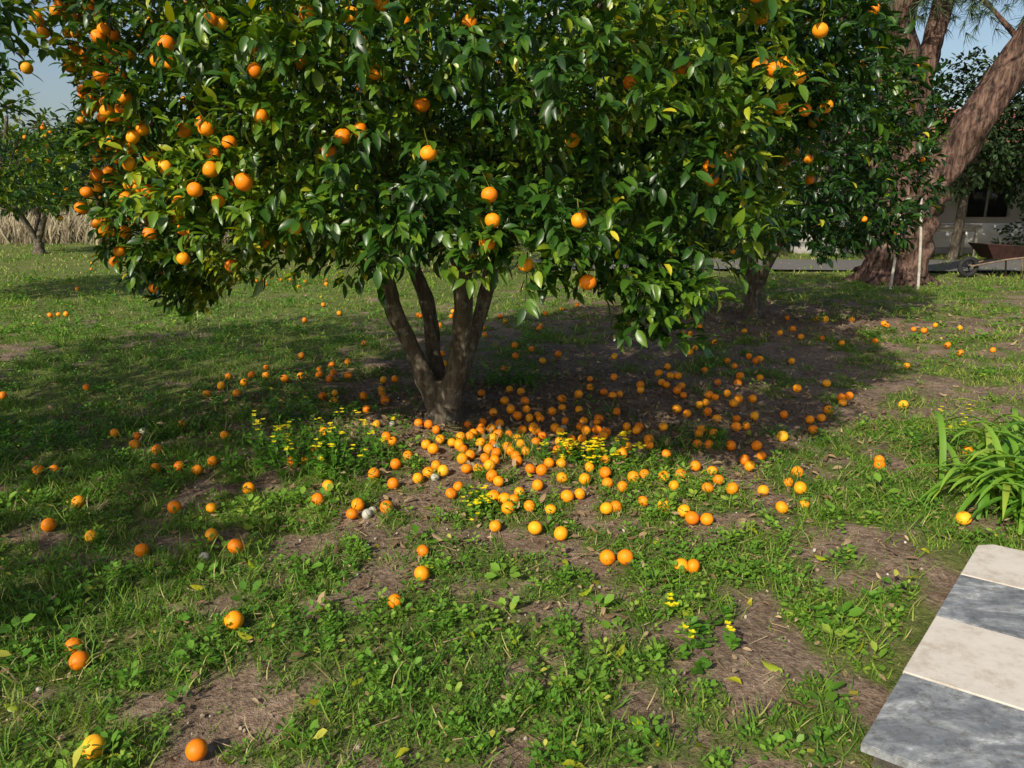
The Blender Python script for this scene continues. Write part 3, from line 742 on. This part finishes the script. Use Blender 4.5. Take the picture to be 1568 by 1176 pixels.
def strap(name, cx, cy, n, ln0, ln1, wd):
    r_ = empty(name); B = Batch()
    for i in range(n):
        a = rng.uniform(0, 6.283); L0 = rng.uniform(ln0, ln1); x = cx+rng.normal()*.12; y = cy+rng.normal()*.12
        el = rng.uniform(.7, 1.45); pts = [np.array([x, y, 0.0])]; dirv = np.array([math.cos(a)*math.cos(el), math.sin(a)*math.cos(el), math.sin(el)])
        m = 8
        for k in range(m):
            pts.append(pts[-1]+dirv*L0/m); dirv = norm(dirv+np.array([math.cos(a)*.05, math.sin(a)*.05, -.17-.05*k*rng.uniform(.5, 1.2)]))
        pts = np.array(pts); sd = np.array([-math.sin(a), math.cos(a), 0])
        ww = wd*np.array([.6,.8,1,1,1,.95,.8,.5,.05])
        V = np.vstack([pts+sd*ww[:, None]/2, pts-[0, 0, .006], pts-sd*ww[:, None]/2])
        F = [(j, 9+j, 10+j, j+1) for j in range(8)]+[(9+j, 18+j, 19+j, 10+j) for j in range(8)]
        B.add(V, F, float(np.clip(rng.normal(.66, .15), 0, .9)))
    B.build('leaves', [M_BROAD], r_)
strap('agapanthus_plant', 2.68, 3.70, 100, .40, .68, .034)
strap('agapanthus_plant', 3.15, 4.25, 60, .4, .62, .032)
strap('agapanthus_plant', 2.62, 3.32, 60, .28, .45, .028)

# ------------------------------------------------------------------ litter
LT = Batch()
def litter(fx, fy, l0, l1, t0, t1, mat):
    x, y = fx, fy; k = ~on_path(x, y); x, y = x[k], y[k]; n = len(x)
    pos = np.stack([x, y, ground_h(x, y)+rng.uniform(.012, .03, n)], 1)
    s, dd, nn = frame(rand_unit(n)*[1, 1, .25], np.tile([0, 0, 1.], (n, 1))+.5*rand_unit(n)); Ln = rng.uniform(l0, l1, n)
    LT.inst(LEAF_V, LEAF_F, pos, s, dd, nn, np.stack([Ln, Ln, Ln*rng.uniform(-2, 2, n)], 1), rng.uniform(t0, t1, n), mat)
n = 4800; litter(.1+rng.normal(size=n)*1.5, 5.4+rng.normal(size=n)*1.15, .035, .075, 0, .8, 0)
n = 1500; litter(3+rng.normal(size=n)*1.6, 9.3+rng.normal(size=n)*1.2, .05, .09, 0, .8, 0)
n = 1500; litter(rng.uniform(-3, 3, n), rng.uniform(1.2, 6, n), .015, .045, .1, 1, 0)
n = 110; litter(rng.uniform(-2.5, 2.2, n), rng.uniform(1.5, 5, n), .05, .085, .80, 1.0, 1)
litter(np.array([.52,.18,.36,.13,.35]), np.array([1.88,1.93,2.05,1.83,2.33]), .08, .10, .88, .94, 1)
n = 2200; x = .2+rng.normal(size=n)*1.6; y = 4.2+rng.normal(size=n)*1.9; k = ~on_path(x, y) & (y > 1); x, y = x[k], y[k]; n = len(x)
s, dd, nn = frame(rand_unit(n)*[1, 1, .15], np.tile([0, 0, 1.], (n, 1)))
tvs = [(-.5,0,0),(.5,0,0),(.3,1,0),(-.3,1,0),(0,0,.6),(0,1,.4)]
LT.inst(tvs, [(0,4,5,3),(4,1,2,5)], np.stack([x, y, ground_h(x, y)+.012], 1), s, dd, nn, np.stack([np.full(n, .004), rng.uniform(.03, .12, n), np.full(n, .004)], 1), rng.uniform(.2, 1, n), 0)
LT.build('leaf_litter', [M_DRY, M_LEAF])
ST = Batch(); n = 2600; x, y = scatter(n, 1.2, 7, .8); k = (grass_mask(x, y) < .6) & ~on_path(x, y, .02); x, y = x[k], y[k]; n = len(x)
r = rng.uniform(.002, .009, n)*rng.uniform(.5, 1.3, n); sv, sf = uv_sphere(6, 4)
s, d, nn = frame(rand_unit(n), rand_unit(n))
ST.inst(sv, sf, np.stack([x, y, ground_h(x, y)+r*.3+.004], 1), s, d, nn, np.stack([r, r*rng.uniform(.5, 1, n), r*rng.uniform(.6, 1.4, n)], 1), rng.uniform(0, 1, n))
ST.build('small_stones', [simple_mat('stone', [(0,(.16,.12,.09)),(.6,(.34,.27,.2)),(.93,(.45,.4,.34)),(1,(.65,.63,.58))], use_attr=True, bump=0)], smooth=False)

# ------------------------------------------------------------------ fallen oranges (surveyed on the ground, metres)
S = """-1.22,1.89 -0.92,1.89 -1.55,2.38 -1.48,2.29 -1.04,2.54 -0.46,2.69 -0.38,2.91 -0.40,3.12 0.73,2.98 0.78,2.98 0.23,3.29 0.11,3.34 -0.08,3.36 0.09,3.60 0.01,3.69 -0.04,3.69 -0.02,3.56 0.04,3.80 0.14,3.89 0.17,4.10 0.28,3.99 0.36,3.77 0.29,3.73 0.48,3.59 0.53,3.61 0.77,3.59 0.86,3.53 0.88,3.44 0.95,3.43 1.05,3.82 1.14,3.94 1.18,3.81 1.34,3.79 1.36,3.56 1.49,3.61 1.62,4.06 1.51,3.89 1.54,3.80 2.20,4.30 2.22,3.46 1.75,4.68 1.51,4.35 1.53,4.51 1.38,4.26 1.38,4.16 1.37,4.51 1.33,4.78
1.17,4.56 1.24,4.55 .88,3.87 .95,4.02 1.06,4.14 1.14,4.07 .85,4.0 .75,4.05 .68,4.0 .6,3.86 .53,4.06 .45,4.15 .49,4.36 .68,3.67 .5,3.06 .42,3.06 -2.21,3.35 -2.22,3.62 -1.96,3.26 -1.7,3.56 -1.66,3.12 -1.4,3.26 -1.51,3.55 -1.24,3.13 -1.0,3.64 -.99,3.83 -1.4,3.78 -.78,3.58 -.79,3.48 -.63,3.55 -.77,3.99 -.52,3.94 -.47,4.02 -.39,4.06 -.32,3.74 -.29,3.84 -1.79,4.07 -1.92,4.13 -2.04,4.1 -1.76,4.22 -2.37,4.53 -2.44,4.71 -2.61,4.76 -2.18,4.43 -2.24,4.93 -1.86,4.69 -2.7,4.08 -2.62,4.1 -3.95,5.69 -3.47,6.0 -2.38,5.72 -2.36,5.97 -2.4,6.25 -2.2,6.05 -2.23,6.33 -2.19,6.6 -2.1,6.3 -2.15,5.74 -1.29,4.2 -1.21,4.2 -1.13,4.2 -1.19,4.37 -1.11,4.33 -1.8,6.3 -1.67,6.4 -1.73,6.63 -1.66,6.82 -1.57,6.5 -1.54,6.95 -1.41,6.36 -1.47,5.7 -1.4,5.8 -1.35,5.55 -1.15,5.69 -1.09,6.25 -1.0,6.3 -1.05,5.92 -1.02,5.77 -.96,5.54 -.92,4.93 -1.06,5.32
3.46,7.83 4.25,9.4 4.53,9.15 4.7,8.77 4.75,8.64 3.65,6.85 4.54,7.77 4.43,7.35 4.87,7.54 2.61,6.92 2.3,5.93 2.55,5.68 2.63,5.72 2.49,5.51 2.18,5.13 2.29,5.28 2.08,5.08 1.94,5.2 2.33,6.98 2.12,6.31 1.7,5.8 1.75,5.65 1.45,5.15 1.59,5.15 1.73,5.2 1.6,4.96 1.52,4.92 1.87,7.6 3.9,9.34 3.8,9.4 3.0,8.38 3.15,8.15
-6.5,13.8 -6.2,13.6 -6.2,14.2 -5.95,9.7 -5.9,9.8 -5.8,9.8 -2.66,10.65 -2.27,9.9 -4.5,13.8 -4.1,14.1 -3.7,13.6"""
pts = [tuple(map(float, t.split(','))) for t in S.split()]
def cluster(n, cx, cy, sx, sy, mind=.062):
    c = 0; tries = 0
    while c < n and tries < n*60:
        tries += 1
        x, y = cx+rng.normal()*sx, cy+rng.normal()*sy
        if (x+.48)**2+(y-5.15)**2 < .04: continue
        if all((x-a)**2+(y-b_)**2 > mind*mind for a, b_ in pts[-400:]): pts.append((x, y)); c += 1
cluster(80, .22, 4.55, .40, .38)
cluster(16, -.35, 4.4, .25, .28)
cluster(36, .85, 6.3, .95, .8)
cluster(30, 1.3, 5.7, .6, .6)
cluster(16, .4, 8.6, 1.1, .9)
cluster(14, 3.2, 8.9, 1.1, .7)
cluster(10, -1.0, 9.4, .7, 1.2)
cluster(26, -5, 13.8, 1.2, .6)
cluster(10, -8, 17.5, 2, 1)
pts = np.array(pts); n = len(pts)
r = rng.uniform(.029, .037, n); tone = rng.uniform(.28, .84, n)
F = Batch()
pos = np.stack([pts[:, 0], pts[:, 1], ground_h(pts[:, 0], pts[:, 1])+r*.9+.003], 1)
add_fruit(F, pos, r, rand_unit(n), tone)
mp = np.array([(-1.36,3.07),(-.70,3.54),(-.72,3.50),(-2.47,4.85),(-.82,4.98),(-.10,4.55),(.05,4.6),(-.43,3.99),(-.2,4.9),(.35,4.95)]); k = len(mp); rr = rng.uniform(.022, .029, k)
add_fruit(F, np.stack([mp[:, 0], mp[:, 1], ground_h(mp[:, 0], mp[:, 1])+rr*.7], 1), rr, rand_unit(k), rng.uniform(.93, 1, k))
F.build('fallen_oranges', [M_ORANGE])

# ------------------------------------------------------------------ light, sky, camera
world = bpy.data.worlds.new("World"); scene.world = world; world.use_nodes = True
nt = world.node_tree; bg = nt.nodes['Background']
sky = nt.nodes.new('ShaderNodeTexSky'); sky.sky_type = 'NISHITA'; sky.sun_disc = False
sky.sun_elevation = SUN_EL; sky.sun_rotation = math.atan2(-SUN_H[0], -SUN_H[1]) % (2*math.pi)
sky.dust_density = 2.5
nt.links.new(sky.outputs[0], bg.inputs[0]); bg.inputs[1].default_value = .125
sl = bpy.data.lights.new('sun', 'SUN'); sl.energy = 5.0; sl.angle = math.radians(.6); sl.color = (1, .92, .77)
so = bpy.data.objects.new('sun', sl); COL.objects.link(so)
dv = Vector((SUN_H[0]*math.cos(SUN_EL), SUN_H[1]*math.cos(SUN_EL), -math.sin(SUN_EL)))
so.rotation_euler = dv.to_track_quat('-Z', 'Y').to_euler()

cam = bpy.data.cameras.new('camera'); co = bpy.data.objects.new('camera', cam); COL.objects.link(co)
cam.sensor_width = 36; cam.lens = 36*1162/1568; cam.clip_start = .05; cam.clip_end = 2000
co.location = (0, 0, 1.55); co.rotation_euler = (math.radians(90-14), 0, 0)
scene.camera = co
scene.view_settings.view_transform = 'Standard'; scene.view_settings.look = 'None'; scene.view_settings.exposure = 0
